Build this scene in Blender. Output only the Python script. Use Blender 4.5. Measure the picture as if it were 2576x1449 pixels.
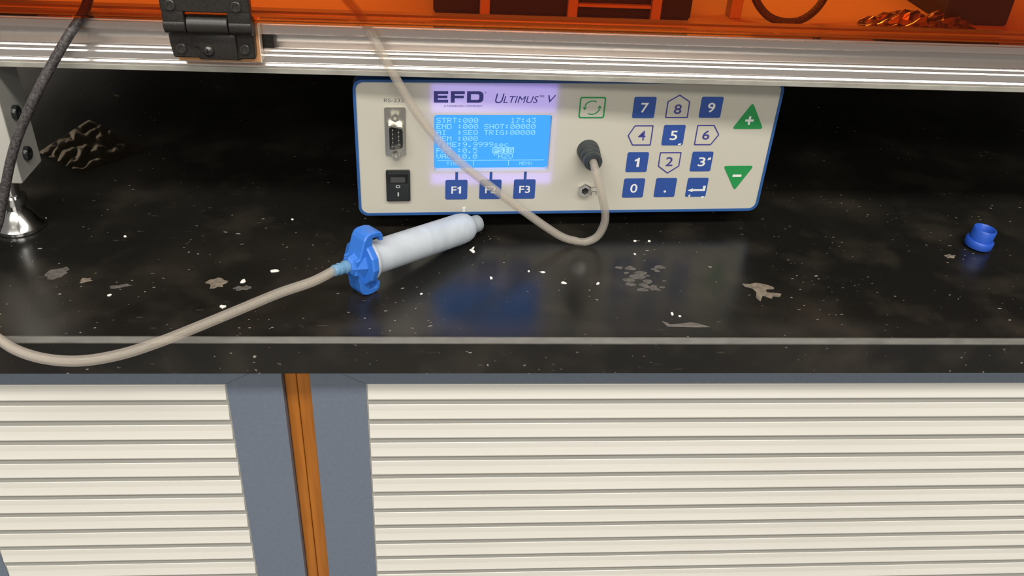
import bpy, bmesh, math, random
from mathutils import Vector, Matrix, noise
from mathutils.geometry import tessellate_polygon
random.seed(7)
for o in list(bpy.data.objects): bpy.data.objects.remove(o)
scene = bpy.context.scene
COL = scene.collection
# all lengths below are millimetres (S turns them into metres); x right along the bench, y away, z up, worktop surface z = 0
S = .001

# ------------------------------------------------------------------ camera
cd = bpy.data.cameras.new('camera'); co = bpy.data.objects.new('camera', cd); COL.objects.link(co)
Rt = Vector((0.9968676, -0.0618671, 0.0492688)); Up = Vector((-0.0066161, 0.5555423, 0.8314620)); Fw = Vector((0.0788111, 0.8291835, -0.5533928))
M = Matrix((Rt, Up, -Fw)).transposed().to_4x4(); M.translation = Vector((-0.0272697, -0.3784141, 0.2844973))
co.matrix_world = M
cd.sensor_width = 36; cd.lens = 2235.64 / 2576 * 36; cd.clip_start = .01; cd.clip_end = 50
scene.camera = co
# ------------------------------------------------------------------ world and lights
w = bpy.data.worlds.new('world'); scene.world = w; w.use_nodes = True
bg = w.node_tree.nodes['Background']; bg.inputs[0].default_value = (1, .96, .90, 1); bg.inputs[1].default_value = .18
def area(name, loc, size, energy, col, target=(0, 0, 0)):
    l = bpy.data.lights.new(name, 'AREA'); l.shape = 'RECTANGLE'; l.size, l.size_y = size; l.energy = energy; l.color = col
    o = bpy.data.objects.new(name, l); COL.objects.link(o); o.location = loc
    o.rotation_euler = (Vector(target) - Vector(loc)).to_track_quat('-Z', 'Y').to_euler()
    return o
area('ceiling_lamp_near', (.1, -1.0, 1.8), (3.4, .3), 62, (1, .96, .88), (.1, -.6, 0))
area('ceiling_lamp_mid', (-.3, -2.5, 1.8), (2.4, .35), 39, (1, .96, .88), (-.2, -1.2, 0))
area('ceiling_lamp_far', (.3, -4.6, 1.8), (3.0, .5), 46, (1, .96, .90), (0, -1.5, 0))
# added unseen fill light under the enclosure's roof, brightens the orange interior
area('enclosure_fill', (.05, .33, .505), (.7, .03), 1.7, (1, .93, .82), (.05, .30, .1))
vs = scene.view_settings
vs.view_transform = 'Standard'; vs.look = 'None'; vs.exposure = 0.0; vs.gamma = 1; vs.use_curve_mapping = False

# ------------------------------------------------------------------ materials
def mat(name, col, rough=.5, metal=0, **kw):
    m = bpy.data.materials.new(name); m.use_nodes = True
    b = m.node_tree.nodes['Principled BSDF']
    b.inputs['Base Color'].default_value = (*col, 1); b.inputs['Roughness'].default_value = rough; b.inputs['Metallic'].default_value = metal
    for k, v in kw.items(): b.inputs[k.replace('_', ' ')].default_value = v
    return m
def noisy(m, scale, c1, c2, lo=.35, hi=.65, detail=4, stretch=(1, 1, 1), bump=0, rough=None):
    """colour (and fine relief) of a material varied by a noise in object space"""
    n, l = m.node_tree.nodes, m.node_tree.links; b = n['Principled BSDF']
    tc = n.new('ShaderNodeTexCoord'); mp = n.new('ShaderNodeMapping'); mp.inputs['Scale'].default_value = stretch
    no = n.new('ShaderNodeTexNoise'); no.inputs['Scale'].default_value = scale; no.inputs['Detail'].default_value = detail
    cr = n.new('ShaderNodeValToRGB'); cr.color_ramp.elements[0].position = lo; cr.color_ramp.elements[1].position = hi
    cr.color_ramp.elements[0].color = (*c1, 1); cr.color_ramp.elements[1].color = (*c2, 1)
    l.new(tc.outputs['Object'], mp.inputs['Vector']); l.new(mp.outputs['Vector'], no.inputs['Vector']); l.new(no.outputs['Fac'], cr.inputs['Fac'])
    l.new(cr.outputs['Color'], b.inputs['Base Color'])
    if rough:
        mr = n.new('ShaderNodeMapRange'); mr.inputs['To Min'].default_value, mr.inputs['To Max'].default_value = rough
        l.new(no.outputs['Fac'], mr.inputs['Value']); l.new(mr.outputs['Result'], b.inputs['Roughness'])
    if bump:
        bp = n.new('ShaderNodeBump'); bp.inputs['Strength'].default_value = bump; bp.inputs['Distance'].default_value = .0005
        l.new(no.outputs['Fac'], bp.inputs['Height']); l.new(bp.outputs['Normal'], b.inputs['Normal'])
    return m
def emit(name, col, st):
    m = bpy.data.materials.new(name); m.use_nodes = True; n, l = m.node_tree.nodes, m.node_tree.links
    n.remove(n['Principled BSDF']); e = n.new('ShaderNodeEmission'); e.inputs[0].default_value = (*col, 1); e.inputs[1].default_value = st
    l.new(e.outputs[0], n['Material Output'].inputs[0]); return m
def worktop_material():
    m = mat('black_epoxy', (.012, .0105, .009), .13, Specular_IOR_Level=.5)
    n, l = m.node_tree.nodes, m.node_tree.links; b = n['Principled BSDF']
    tc = n.new('ShaderNodeTexCoord')
    def nz(scale, lo, hi, detail=3, stretch=(1, 1, 1)):
        mp = n.new('ShaderNodeMapping'); mp.inputs['Scale'].default_value = stretch
        t = n.new('ShaderNodeTexNoise'); t.inputs['Scale'].default_value = scale; t.inputs['Detail'].default_value = detail
        r = n.new('ShaderNodeMapRange'); r.inputs['From Min'].default_value = lo; r.inputs['From Max'].default_value = hi
        l.new(tc.outputs['Object'], mp.inputs['Vector']); l.new(mp.outputs['Vector'], t.inputs['Vector']); l.new(t.outputs['Fac'], r.inputs['Value'])
        return r.outputs['Result']
    def math_(op, a, c):
        q = n.new('ShaderNodeMath'); q.operation = op
        for i, v in enumerate((a, c)):
            if hasattr(v, 'links'): l.new(v, q.inputs[i])
            else: q.inputs[i].default_value = v
        return q.outputs[0]
    def mixc(fac, a, c):
        q = n.new('ShaderNodeMix'); q.data_type = 'RGBA'; l.new(fac, q.inputs['Factor'])
        for s_, v in (('A', a), ('B', c)):
            k = [i for i in q.inputs if i.name == s_ and i.type == 'RGBA'][0]
            if hasattr(v, 'links'): l.new(v, k)
            else: k.default_value = (*v, 1)
        return [o for o in q.outputs if o.type == 'RGBA'][0]
    smear = nz(9, .48, .72, 6); haze = nz(28, .5, .75, 6)
    scr = math_('MULTIPLY', nz(420, .68, .75, 2, (.22, 1, 1)), nz(14, .5, .64, 3))
    fleck = math_('MULTIPLY', nz(420, .725, .75, 1, (.6, 1, 1)), nz(18, .47, .6, 3))
    c = mixc(smear, (.009, .0085, .0075), (.021, .018, .014))
    c = mixc(math_('MULTIPLY', haze, .5), c, (.045, .037, .028))
    c = mixc(math_('MULTIPLY', scr, .45), c, (.12, .105, .085))
    c = mixc(fleck, c, (.30, .27, .23))
    l.new(c, b.inputs['Base Color'])
    ro = n.new('ShaderNodeMapRange'); l.new(smear, ro.inputs['Value']); ro.inputs['To Min'].default_value = .22; ro.inputs['To Max'].default_value = .34
    l.new(ro.outputs['Result'], b.inputs['Roughness'])
    return m
def acrylic_material():
    m = bpy.data.materials.new('orange_acrylic'); m.use_nodes = True; n, l = m.node_tree.nodes, m.node_tree.links
    n.remove(n['Principled BSDF'])
    t = n.new('ShaderNodeBsdfTransparent'); t.inputs[0].default_value = (.99, .50, .16, 1)     # light crosses two faces of the sheet
    g = n.new('ShaderNodeBsdfGlossy'); g.inputs['Roughness'].default_value = .03
    fr = n.new('ShaderNodeFresnel'); fr.inputs['IOR'].default_value = 1.4
    mx = n.new('ShaderNodeMixShader'); l.new(fr.outputs[0], mx.inputs[0]); l.new(t.outputs[0], mx.inputs[1]); l.new(g.outputs[0], mx.inputs[2])
    l.new(mx.outputs[0], n['Material Output'].inputs[0]); return m
def panel_material():
    """white printed membrane: mostly opaque, lets some light of an added backlight through"""
    m = mat('membrane_white', (.66, .63, .54), .38); n, l = m.node_tree.nodes, m.node_tree.links; b = n['Principled BSDF']
    t = n.new('ShaderNodeBsdfTranslucent'); t.inputs[0].default_value = (.9, .9, .9, 1)
    mx = n.new('ShaderNodeMixShader'); mx.inputs[0].default_value = .25
    l.new(b.outputs[0], mx.inputs[1]); l.new(t.outputs[0], mx.inputs[2]); l.new(mx.outputs[0], n['Material Output'].inputs[0]); return m
def milky_material(name, col, tr, alpha):
    """translucent polypropylene"""
    m = mat(name, col, .25); n, l = m.node_tree.nodes, m.node_tree.links; b = n['Principled BSDF']
    t = n.new('ShaderNodeBsdfTranslucent'); t.inputs[0].default_value = (*col, 1)
    p = n.new('ShaderNodeBsdfTransparent'); p.inputs[0].default_value = (.93, .95, .97, 1)
    m1 = n.new('ShaderNodeMixShader'); m1.inputs[0].default_value = tr
    m2 = n.new('ShaderNodeMixShader')
    tc = n.new('ShaderNodeTexCoord'); mp = n.new('ShaderNodeMapping'); mp.inputs['Scale'].default_value = (14, 60, 60); mp.inputs['Rotation'].default_value = (0, 0, .5)
    no = n.new('ShaderNodeTexNoise'); no.inputs['Scale'].default_value = 1.0; no.inputs['Detail'].default_value = 2; no.inputs['Distortion'].default_value = .6
    mr = n.new('ShaderNodeMapRange'); mr.inputs['From Min'].default_value = .4; mr.inputs['From Max'].default_value = .62
    mr.inputs['To Min'].default_value = alpha * .5; mr.inputs['To Max'].default_value = alpha * 1.5
    l.new(tc.outputs['Object'], mp.inputs[0]); l.new(mp.outputs[0], no.inputs['Vector']); l.new(no.outputs['Fac'], mr.inputs['Value']); l.new(mr.outputs[0], m2.inputs[0])
    l.new(b.outputs[0], m1.inputs[1]); l.new(t.outputs[0], m1.inputs[2]); l.new(m1.outputs[0], m2.inputs[1]); l.new(p.outputs[0], m2.inputs[2])
    l.new(m2.outputs[0], n['Material Output'].inputs[0]); return m
def film_material():
    m = bpy.data.materials.new('clear_film'); m.use_nodes = True; n, l = m.node_tree.nodes, m.node_tree.links
    n.remove(n['Principled BSDF'])
    t = n.new('ShaderNodeBsdfTransparent'); t.inputs[0].default_value = (.86, .84, .80, 1)
    g = n.new('ShaderNodeBsdfGlossy'); g.inputs['Roughness'].default_value = .16; g.inputs[0].default_value = (.95, .82, .68, 1)
    mx = n.new('ShaderNodeMixShader'); mx.inputs[0].default_value = .24
    l.new(t.outputs[0], mx.inputs[1]); l.new(g.outputs[0], mx.inputs[2]); l.new(mx.outputs[0], n['Material Output'].inputs[0]); return m
def tube_material():
    """clear soft vinyl: see-through wall, denser towards its edges, glossy skin"""
    m = bpy.data.materials.new('clear_vinyl'); m.use_nodes = True; n, l = m.node_tree.nodes, m.node_tree.links
    b = n['Principled BSDF']; b.inputs['Base Color'].default_value = (.66, .62, .56, 1); b.inputs['Roughness'].default_value = .1
    t = n.new('ShaderNodeBsdfTransparent'); t.inputs[0].default_value = (.95, .93, .90, 1)
    lw = n.new('ShaderNodeLayerWeight'); lw.inputs['Blend'].default_value = .35
    mr = n.new('ShaderNodeMapRange'); mr.inputs['To Min'].default_value = .16; mr.inputs['To Max'].default_value = .6
    mx = n.new('ShaderNodeMixShader'); l.new(lw.outputs['Facing'], mr.inputs['Value']); l.new(mr.outputs[0], mx.inputs[0])
    l.new(t.outputs[0], mx.inputs[1]); l.new(b.outputs[0], mx.inputs[2]); l.new(mx.outputs[0], n['Material Output'].inputs[0]); return m
MT = dict(
    epoxy=worktop_material(), acrylic=acrylic_material(), membrane=panel_material(), film=film_material(), vinyl=tube_material(),
    milky=milky_material('milky_polypropylene', (.74, .79, .84), .35, .16), hub=milky_material('clear_polypropylene', (.62, .68, .70), .4, .45),
    edge=noisy(mat('worn_lit_epoxy_edge', (.12, .11, .10), .5), 300, (.075, .072, .064), (.115, .11, .098), .3, .7, 3, (.3, 1, 1)),  # grey carries the light the chamfer reflects, besides wear
    alu=noisy(mat('brushed_aluminium', (.8, .76, .72), .25, .82), 60, (.80, .75, .71), (.84, .79, .75), .3, .7, 2, (.02, .5, .5)),
    plate=noisy(mat('sawn_plate', (.3, .29, .26), .6), 160, (.24, .23, .20), (.36, .35, .31), .3, .7, 5, (.4, 1, 1), .4),
    chrome=mat('chrome', (.85, .84, .82), .14, 1), steel=mat('tinned_steel', (.66, .64, .58), .3, 1),
    blackplastic=noisy(mat('black_nylon', (.02, .017, .016), .38), 900, (.016, .0135, .0125), (.026, .022, .02), bump=.15),
    blackgloss=mat('black_plastic_gloss', (.02, .022, .024), .25), rubber=mat('grey_black_fitting', (.03, .037, .04), .38),
    screw=mat('black_oxide_steel', (.10, .095, .09), .32, .8), screwhole=mat('screw_recess', (.01, .01, .01), .6),
    cable=noisy(mat('braided_cable', (.06, .055, .055), .5), 700, (.03, .027, .03), (.10, .09, .09), bump=.5),
    case=mat('dark_blue_case', (.012, .03, .075), .4), bezel=mat('blue_bezel', (.025, .095, .29), .3),
    keyblue=mat('key_blue', (.028, .075, .30), .38), keygreen=mat('key_green', (.02, .26, .07), .38), ink=mat('navy_ink', (.05, .05, .25), .4),
    greyink=mat('grey_ink', (.16, .155, .15), .5), white=mat('white_print', (.74, .74, .72), .45),
    lcd=emit('display_blue', (.07, .42, 1.3), 1.0), lcdtext=emit('display_text', (.34, .78, 1.5), 1.0), glow_plate=emit('panel_glow', (.25, .16, 1), 9.0),
    lcddark=mat('display_surround', (.5, .5, .55), .5),
    slat=noisy(mat('white_slat', (.70, .68, .63), .3), 30, (.67, .65, .60), (.73, .71, .66), .3, .7, 3, (.15, 3, 3)),
    frame=noisy(mat('blue_grey_frame', (.14, .17, .22), .5), 400, (.135, .163, .212), (.152, .182, .236), .3, .7, 3),
    wood=noisy(mat('orange_wood', (.42, .14, .015), .45), 40, (.36, .115, .012), (.47, .16, .018), .3, .7, 5, (9, 9, .5)),
    carcass=mat('carcass_grey', (.25, .25, .25), .6), groove=mat('slat_gap_shade', (.36, .35, .32), .6),  # grey between the slats stands in for shade under each lip
    blue=mat('blue_polypropylene', (.035, .17, .62), .33, Subsurface_Weight=.12, Subsurface_Radius=(.002, .002, .004), Subsurface_Scale=1.0),
    lightblue=mat('pale_blue_fitting', (.20, .42, .66), .22, Transmission_Weight=.35), capblue=mat('cap_blue', (.02, .085, .46), .35),
    tape=mat('amber_acrylic', (.62, .30, .13), .2), tapeedge=mat('amber_acrylic_edge', (.8, .66, .52), .3),
    residue=noisy(mat('dried_residue', (.2, .17, .13), .6), 350, (.10, .085, .065), (.24, .20, .155), .3, .7, 4),
    residue2=noisy(mat('grey_residue', (.12, .11, .10), .6), 350, (.055, .05, .045), (.13, .12, .11), .3, .7, 4),
    crumb=mat('white_crumb', (.82, .80, .76), .5), paper=mat('pale_board', (.62, .55, .46), .7), dark=mat('dark_machine_paint', (.03, .028, .026), .5),
    pale=mat('pale_machine_paint', (.6, .56, .5), .5), foil=mat('crumpled_foil', (.8, .78, .74), .22, 1),
    wall=mat('wall_paint', (.55, .53, .49), .8), floor=noisy(mat('floor_vinyl', (.2, .19, .18), .5), 12, (.17, .165, .16), (.22, .21, .20)),
)
# ------------------------------------------------------------------ helpers
def thing(name, label=None, cat=None, group=None, loc=(0, 0, 0), rotz=0):
    o = bpy.data.objects.new(name, None); COL.objects.link(o); o.empty_display_size = .01
    o.location = Vector(loc) * S; o.rotation_euler = (0, 0, rotz); tag(o, label, cat, group); return o
def tag(o, label=None, cat=None, group=None, kind=None):
    if label: o['label'] = label
    if cat: o['category'] = cat
    if group: o['group'] = group
    if kind: o['kind'] = kind
    return o
def obj(name, bm, m, parent=None, smooth=False, loc=None, label=None):
    if isinstance(bm, bpy.types.Mesh): me = bm
    else:
        me = bpy.data.meshes.new(name); bmesh.ops.recalc_face_normals(bm, faces=bm.faces); bm.to_mesh(me); bm.free()
        if smooth:
            for p in me.polygons: p.use_smooth = True
            me.set_sharp_from_angle(angle=math.radians(40))
    if not me.materials: me.materials.append(MT[m])
    o = bpy.data.objects.new(name, me); COL.objects.link(o)
    if parent: o.parent = parent
    if loc is not None: o.location = Vector(loc) * S
    if label: o['label'] = label
    return o
def new(): return bmesh.new()
def merge(bm, other):
    me = bpy.data.meshes.new('t'); other.to_mesh(me); other.free(); bm.from_mesh(me); bpy.data.meshes.remove(me)
def box(bm, x0, x1, y0, y1, z0, z1, bev=0, seg=2):
    b = new(); bmesh.ops.create_cube(b, size=1)
    for v in b.verts: v.co = Vector((x0 + (v.co.x + .5) * (x1 - x0), y0 + (v.co.y + .5) * (y1 - y0), z0 + (v.co.z + .5) * (z1 - z0))) * S
    if bev: bmesh.ops.bevel(b, geom=list(b.edges), offset=bev * S, segments=seg, affect='EDGES', profile=.5)
    merge(bm, b); return bm
def B(*a, **k): return box(new(), *a, **k)
def prism(bm, loops, h, T=lambda a, b, c: (a, b, c)):
    """closed solid: 2D outline (and holes) given in mm, height h; T maps (a, b, height) to xyz in mm"""
    lo = [[Vector((a, b, 0)) for a, b in L] for L in loops]
    tri = tessellate_polygon(lo); flat = [v for L in lo for v in L]
    bot = [bm.verts.new(Vector(T(v.x, v.y, 0)) * S) for v in flat]; top = [bm.verts.new(Vector(T(v.x, v.y, h)) * S) for v in flat]
    for t in tri:
        try: bm.faces.new([top[i] for i in t]); bm.faces.new([bot[i] for i in reversed(t)])
        except ValueError: pass
    k = 0
    for L in lo:
        for i in range(len(L)):
            j = (i + 1) % len(L); bm.faces.new((bot[k + i], bot[k + j], top[k + j], top[k + i]))
        k += len(L)
    return bm
def rrect(x0, x1, y0, y1, r, n=5):
    out = []
    for cx, cy, a0 in ((x1 - r, y1 - r, 0), (x0 + r, y1 - r, 90), (x0 + r, y0 + r, 180), (x1 - r, y0 + r, 270)):
        for k in range(n + 1):
            a = math.radians(a0 + 90 * k / n); out.append((cx + r * math.cos(a), cy + r * math.sin(a)))
    return out
def rpoly(pts, r, n=4):
    """polygon with rounded corners"""
    out = []; N = len(pts)
    for i in range(N):
        p, a, b = Vector(pts[i]), Vector(pts[i - 1]), Vector(pts[(i + 1) % N])
        u, v = (a - p).normalized(), (b - p).normalized()
        s, e = p + u * r, p + v * r
        for k in range(n + 1):
            t = k / n; out.append(tuple((1 - t) ** 2 * s + 2 * t * (1 - t) * p + t * t * e))
    return out
def inset(pts, d):
    out = []; N = len(pts)
    for i in range(N):
        p, a, b = Vector(pts[i]), Vector(pts[i - 1]), Vector(pts[(i + 1) % N])
        e1, e2 = (p - a).normalized(), (b - p).normalized(); n1, n2 = Vector((-e1.y, e1.x)), Vector((-e2.y, e2.x))
        q = n1 + n2; q = q / max(q.length_squared, 1e-6) * 2
        out.append(tuple(p + q * d))
    return out
def ccw(p): return p if sum(p[i - 1][0] * p[i][1] - p[i][0] * p[i - 1][1] for i in range(len(p))) > 0 else p[::-1]
def lathe(bm, prof, n=32, Mx=None):
    """prof: (radius, height) in mm around local z, closed when it begins and ends on the axis"""
    Mx = Mx or Matrix(); rings = []
    for r, h in prof:
        if r < 1e-6: rings.append([bm.verts.new(Mx @ (Vector((0, 0, h)) * S))])
        else: rings.append([bm.verts.new(Mx @ (Vector((r * math.cos(2 * math.pi * k / n), r * math.sin(2 * math.pi * k / n), h)) * S)) for k in range(n)])
    for a, b in zip(rings, rings[1:]):
        for k in range(n):
            j = (k + 1) % n
            if len(a) == 1 and len(b) == 1: continue
            if len(a) == 1: bm.faces.new((a[0], b[j], b[k]))
            elif len(b) == 1: bm.faces.new((a[k], a[j], b[0]))
            else: bm.faces.new((a[k], a[j], b[j], b[k]))
    return bm
def frame_matrix(origin, zaxis, xhint=(0, 0, 1)):
    z = Vector(zaxis).normalized(); x = Vector(xhint); x = (x - z * x.dot(z)).normalized(); y = z.cross(x)
    m = Matrix((x, y, z)).transposed().to_4x4(); m.translation = Vector(origin) * S; return m
def spline(pts, per=10):
    P = [Vector(p) for p in pts]; P = [2 * P[0] - P[1]] + P + [2 * P[-1] - P[-2]]; out = []
    for i in range(1, len(P) - 2):
        a, b, c, d = P[i - 1:i + 3]
        for k in range(per):
            t = k / per
            out.append(.5 * (2 * b + (c - a) * t + (2 * a - 5 * b + 4 * c - d) * t * t + (3 * b - a - 3 * c + d) * t ** 3))
    out.append(P[-2]); return out
def sweep(bm, path, r, n=14, inner=None, taper=None):
    path = [Vector(p) for p in path]; N = len(path)
    T = [(path[min(i + 1, N - 1)] - path[max(i - 1, 0)]).normalized() for i in range(N)]
    u = T[0].orthogonal().normalized(); rings = {}
    def ring(i, rad, u):
        v = T[i].cross(u); return [bm.verts.new((path[i] + (u * math.cos(2 * math.pi * k / n) + v * math.sin(2 * math.pi * k / n)) * rad) * S) for k in range(n)]
    R = []; I = []
    for i in range(N):
        u = (u - T[i] * u.dot(T[i])).normalized(); q = taper(i / (N - 1)) if taper else 1
        R.append(ring(i, r * q, u))
        if inner: I.append(ring(i, inner, u))
    for L, fl in ((R, 0), (I, 1)):
        for a, b in zip(L, L[1:]):
            for k in range(n):
                j = (k + 1) % n; f = (a[k], a[j], b[j], b[k]); bm.faces.new(f[::-1] if fl else f)
    if inner:
        for i in (0, -1):
            for k in range(n):
                j = (k + 1) % n; bm.faces.new((R[i][k], I[i][k], I[i][j], R[i][j]))
    else:
        bm.faces.new(R[0][::-1]); bm.faces.new(R[-1])
    return bm
def text_mesh(txt, u0, u1, v0, v1, T, bold=0., shear=0., h=.06, spacing=1.):
    """lettering fitted into a rectangle (mm); T maps (u, v, height) to mm xyz"""
    c = bpy.data.curves.new('lettering', 'FONT'); c.body = txt; c.offset = bold; c.shear = shear; c.space_character = spacing; c.resolution_u = 4; c.fill_mode = 'FRONT'
    o = bpy.data.objects.new('lettering', c); COL.objects.link(o)
    me = bpy.data.meshes.new_from_object(o.evaluated_get(bpy.context.evaluated_depsgraph_get()))
    bpy.data.objects.remove(o); bpy.data.curves.remove(c)
    xs = [v.co.x for v in me.vertices]; ys = [v.co.y for v in me.vertices]; a0, a1, b0, b1 = min(xs), max(xs), min(ys), max(ys)
    for v in me.vertices:
        v.co = Vector(T(u0 + (v.co.x - a0) / (a1 - a0) * (u1 - u0), v0 + (v.co.y - b0) / max(b1 - b0, 1e-6) * (v1 - v0), h)) * S
    me.materials.clear(); return me

# ------------------------------------------------------------------ the setting
tag(obj('floor', B(-2500, 2500, -5500, 760, -930, -910), 'floor'), 'pale vinyl floor below the bench', None, kind='structure')
tag(obj('wall_back', B(-2500, 2500, 760, 800, -910, 1850), 'wall'), 'painted wall behind the bench', None, kind='structure')

# worktop: chamfered slab
wt = thing('worktop', 'black epoxy laboratory worktop with scuffs, scratches and white flecks', 'worktop')
prof = [(.8, 0), (750, 0), (750, -22.7), (-2, -22.7), (-2, -2.8), (.8, -2.8)]
X0, X1 = -900, 1100
obj('slab', prism(new(), [ccw(prof)], X1 - X0, lambda a, b, c: (X0 + c, a, b)), 'epoxy', wt)
obj('worn_lit_edge', prism(new(), [ccw([(.8, 0), (0, 0), (-2, -2.2), (-2, -2.8), (.8, -2.8)])], X1 - X0, lambda a, b, c: (X0 + c, a, b)), 'edge', wt, label='scuffed chamfered front edge, grey painted in for reflected light')

# base cabinets with slatted tambour doors
CY = 10                                                # door face, set back under the worktop overhang
slat_prof = [(CY + .5, -1.3), (CY + .25, -1.6), (CY + .05, -5.6), (CY - .85, -10.9), (CY - .75, -11.5), (CY + .5, -11.6)]
def cabinet(label, xl, xr, wl, wr):
    c = thing('base_cabinet', label, 'cabinet', 'tambour cabinets under the worktop')
    top, bot = -22.7, -800
    sw = 30.9
    # wooden carcass edges show between the two cabinets
    obj('side_panel', B(xl - wl, xl, CY + 6, 600, bot, top, .8), 'wood', c, label='orange wooden side panel edge')
    obj('side_panel', B(xr, xr + wr, CY + 6, 600, bot, top, .8), 'wood', c, label='orange wooden side panel edge')
    obj('unseen_back_panel', B(xl, xr, 590, 600, bot, top), 'carcass', c)
    obj('top_panel', B(xl, xr, CY + 14, 590, top - 12, top), 'carcass', c)
    obj('plinth', B(xl - wl, xr + wr, 60, 600, -910, bot), 'carcass', c)
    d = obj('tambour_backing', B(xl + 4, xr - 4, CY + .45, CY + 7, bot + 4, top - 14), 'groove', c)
    # mitred door frame
    zt, zi, zb, zbi = top, -40.1, bot, bot + sw
    for pts, nm in (([(xl, zt - 26 + 0), (xl + sw, zi), (xl + sw, zbi), (xl, zb)], 'stile'), ([(xr, zt - 0), (xr - sw, zi), (xr - sw, zbi), (xr, zb)], 'stile'),
                    ([(xl, zt), (xr, zt), (xr - sw, zi), (xl + sw, zi)], 'rail'), ([(xl, zb), (xr, zb), (xr - sw, zbi), (xl + sw, zbi)], 'rail')):
        if pts[0] == (xl, zt - 26): pts[0] = (xl, zt)
        b = prism(new(), [inset(ccw(pts), .13)], 7, lambda a, b_, h: (a, CY + 7 - h, b_))
        obj(nm, b, 'frame', c)
    # slats, alike pieces sharing one mesh (the first one is cut shorter by the frame)
    L = (xr - sw - .8) - (xl + sw + .8)
    me = None; k = 0; z = -39.5
    while z - 12.4 > zbi:
        if me is None:
            o = obj('slat', prism(new(), [ccw(slat_prof)], L, lambda a, b, h: (h, a, b)), 'slat', d); me = o.data
        else:
            o = bpy.data.objects.new('slat', me); COL.objects.link(o); o.parent = d
        o.location = Vector((xl + sw + .8, 0, z)) * S
        z -= 14.85; k += 1
    return c
cabinet('narrow tambour-door cabinet with white slats, left of the orange wooden uprights', -332.5, -115.3, 8, 6.6)
cabinet('wide tambour-door cabinet with white slats, right of the orange wooden uprights', -100.1, 520, 8.4, 8)

# ------------------------------------------------------------------ enclosure on feet, with orange acrylic
EX0, EX1, EY0, EY1 = -470, 840, 100, 690  # unseen ends stretched past the legs to darken worktop reflections
enc = thing('machine_enclosure', 'aluminium framed enclosure with orange acrylic door and black hinge, raised above the worktop', 'enclosure')
obj('base_plate', B(EX0, EX1, 99.2, EY1, 106, 109, .25, 1), 'plate', enc, label='grey base plate with rough sawn edge')
rail_prof = [(100, 109.15), (100, 110.2), (101.0, 111.5), (101.0, 111.6), (100, 112.2), (100, 115.7), (100.8, 116.7), (100.8, 116.8), (100, 117.2), (100, 118.3), (101.1, 119.7), (102.5, 119.7),
             (102.5, 117), (108, 117), (108, 130), (102.5, 130), (102.5, 127.6), (100, 127.6), (100, 127.7), (100.45, 128.25), (100.45, 132), (100.9, 132.55), (100.9, 132.6), (100.3, 133), (100.3, 135.4), (101.2, 136.5),
             (105.2, 136.5), (106.2, 135.5), (106.2, 134.2), (111.2, 134.2), (111.2, 135.5), (112.2, 136.5), (118.1, 136.5), (119, 135.6), (119, 109.15)]
obj('front_rail', prism(new(), [ccw(rail_prof)], EX1 - EX0, lambda a, b, h: (EX0 + h, a, b)), 'alu', enc, label='grooved aluminium extrusion rail')
for (x0, x1, y0, y1, z0, z1) in ((EX0, EX1, EY1 - 20, EY1, 109.1, 137), (EX0, EX0 + 20, 119.2, EY1 - 20, 109.1, 136.5), (EX1 - 20, EX1, 119.2, EY1 - 20, 109.1, 136.5),
                                 (EX0, EX1, 100, 120, 520, 548), (EX0, EX1, EY1 - 20, EY1, 520, 548), (EX0, EX0 + 20, 120, EY1 - 20, 520, 548), (EX1 - 20, EX1, 120, EY1 - 20, 520, 548)):
    obj('frame_rail', B(x0, x1, y0, y1, z0, z1, .8), 'alu', enc)
for x in (EX0, EX1 - 20):
    for y in (100, EY1 - 20): obj('frame_post', B(x, x + 20, y, y + 20, 137, 520, .8), 'alu', enc)
obj('door', B(EX0 + 8, EX1 - 8, 86.8, 91.2, 137.6, 540, .3, 1), 'acrylic', enc, label='transparent orange acrylic door')
obj('side_window', B(EX0 - 4, EX0, 104, EY1 - 4, 112, 546, .3, 1), 'acrylic', enc)
obj('side_window', B(EX1, EX1 + 4, 104, EY1 - 4, 112, 546, .3, 1), 'acrylic', enc)
obj('roof_window', B(EX0, EX1, 100, EY1, 548, 552, .3, 1), 'acrylic', enc)
obj('unseen_back_panel', B(EX0 + 20, EX1 - 20, EY1 - 8, EY1 - 4, 137, 520, .3, 1), 'pale', enc)  # added unseen pale reflector, brightens the top of the front rail
obj('slot_block', B(-125, -118.6, 101.6, 107, 119.9, 127.3, .4), 'blackplastic', enc)  # small black block in the rail slot beside the hinge
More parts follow.
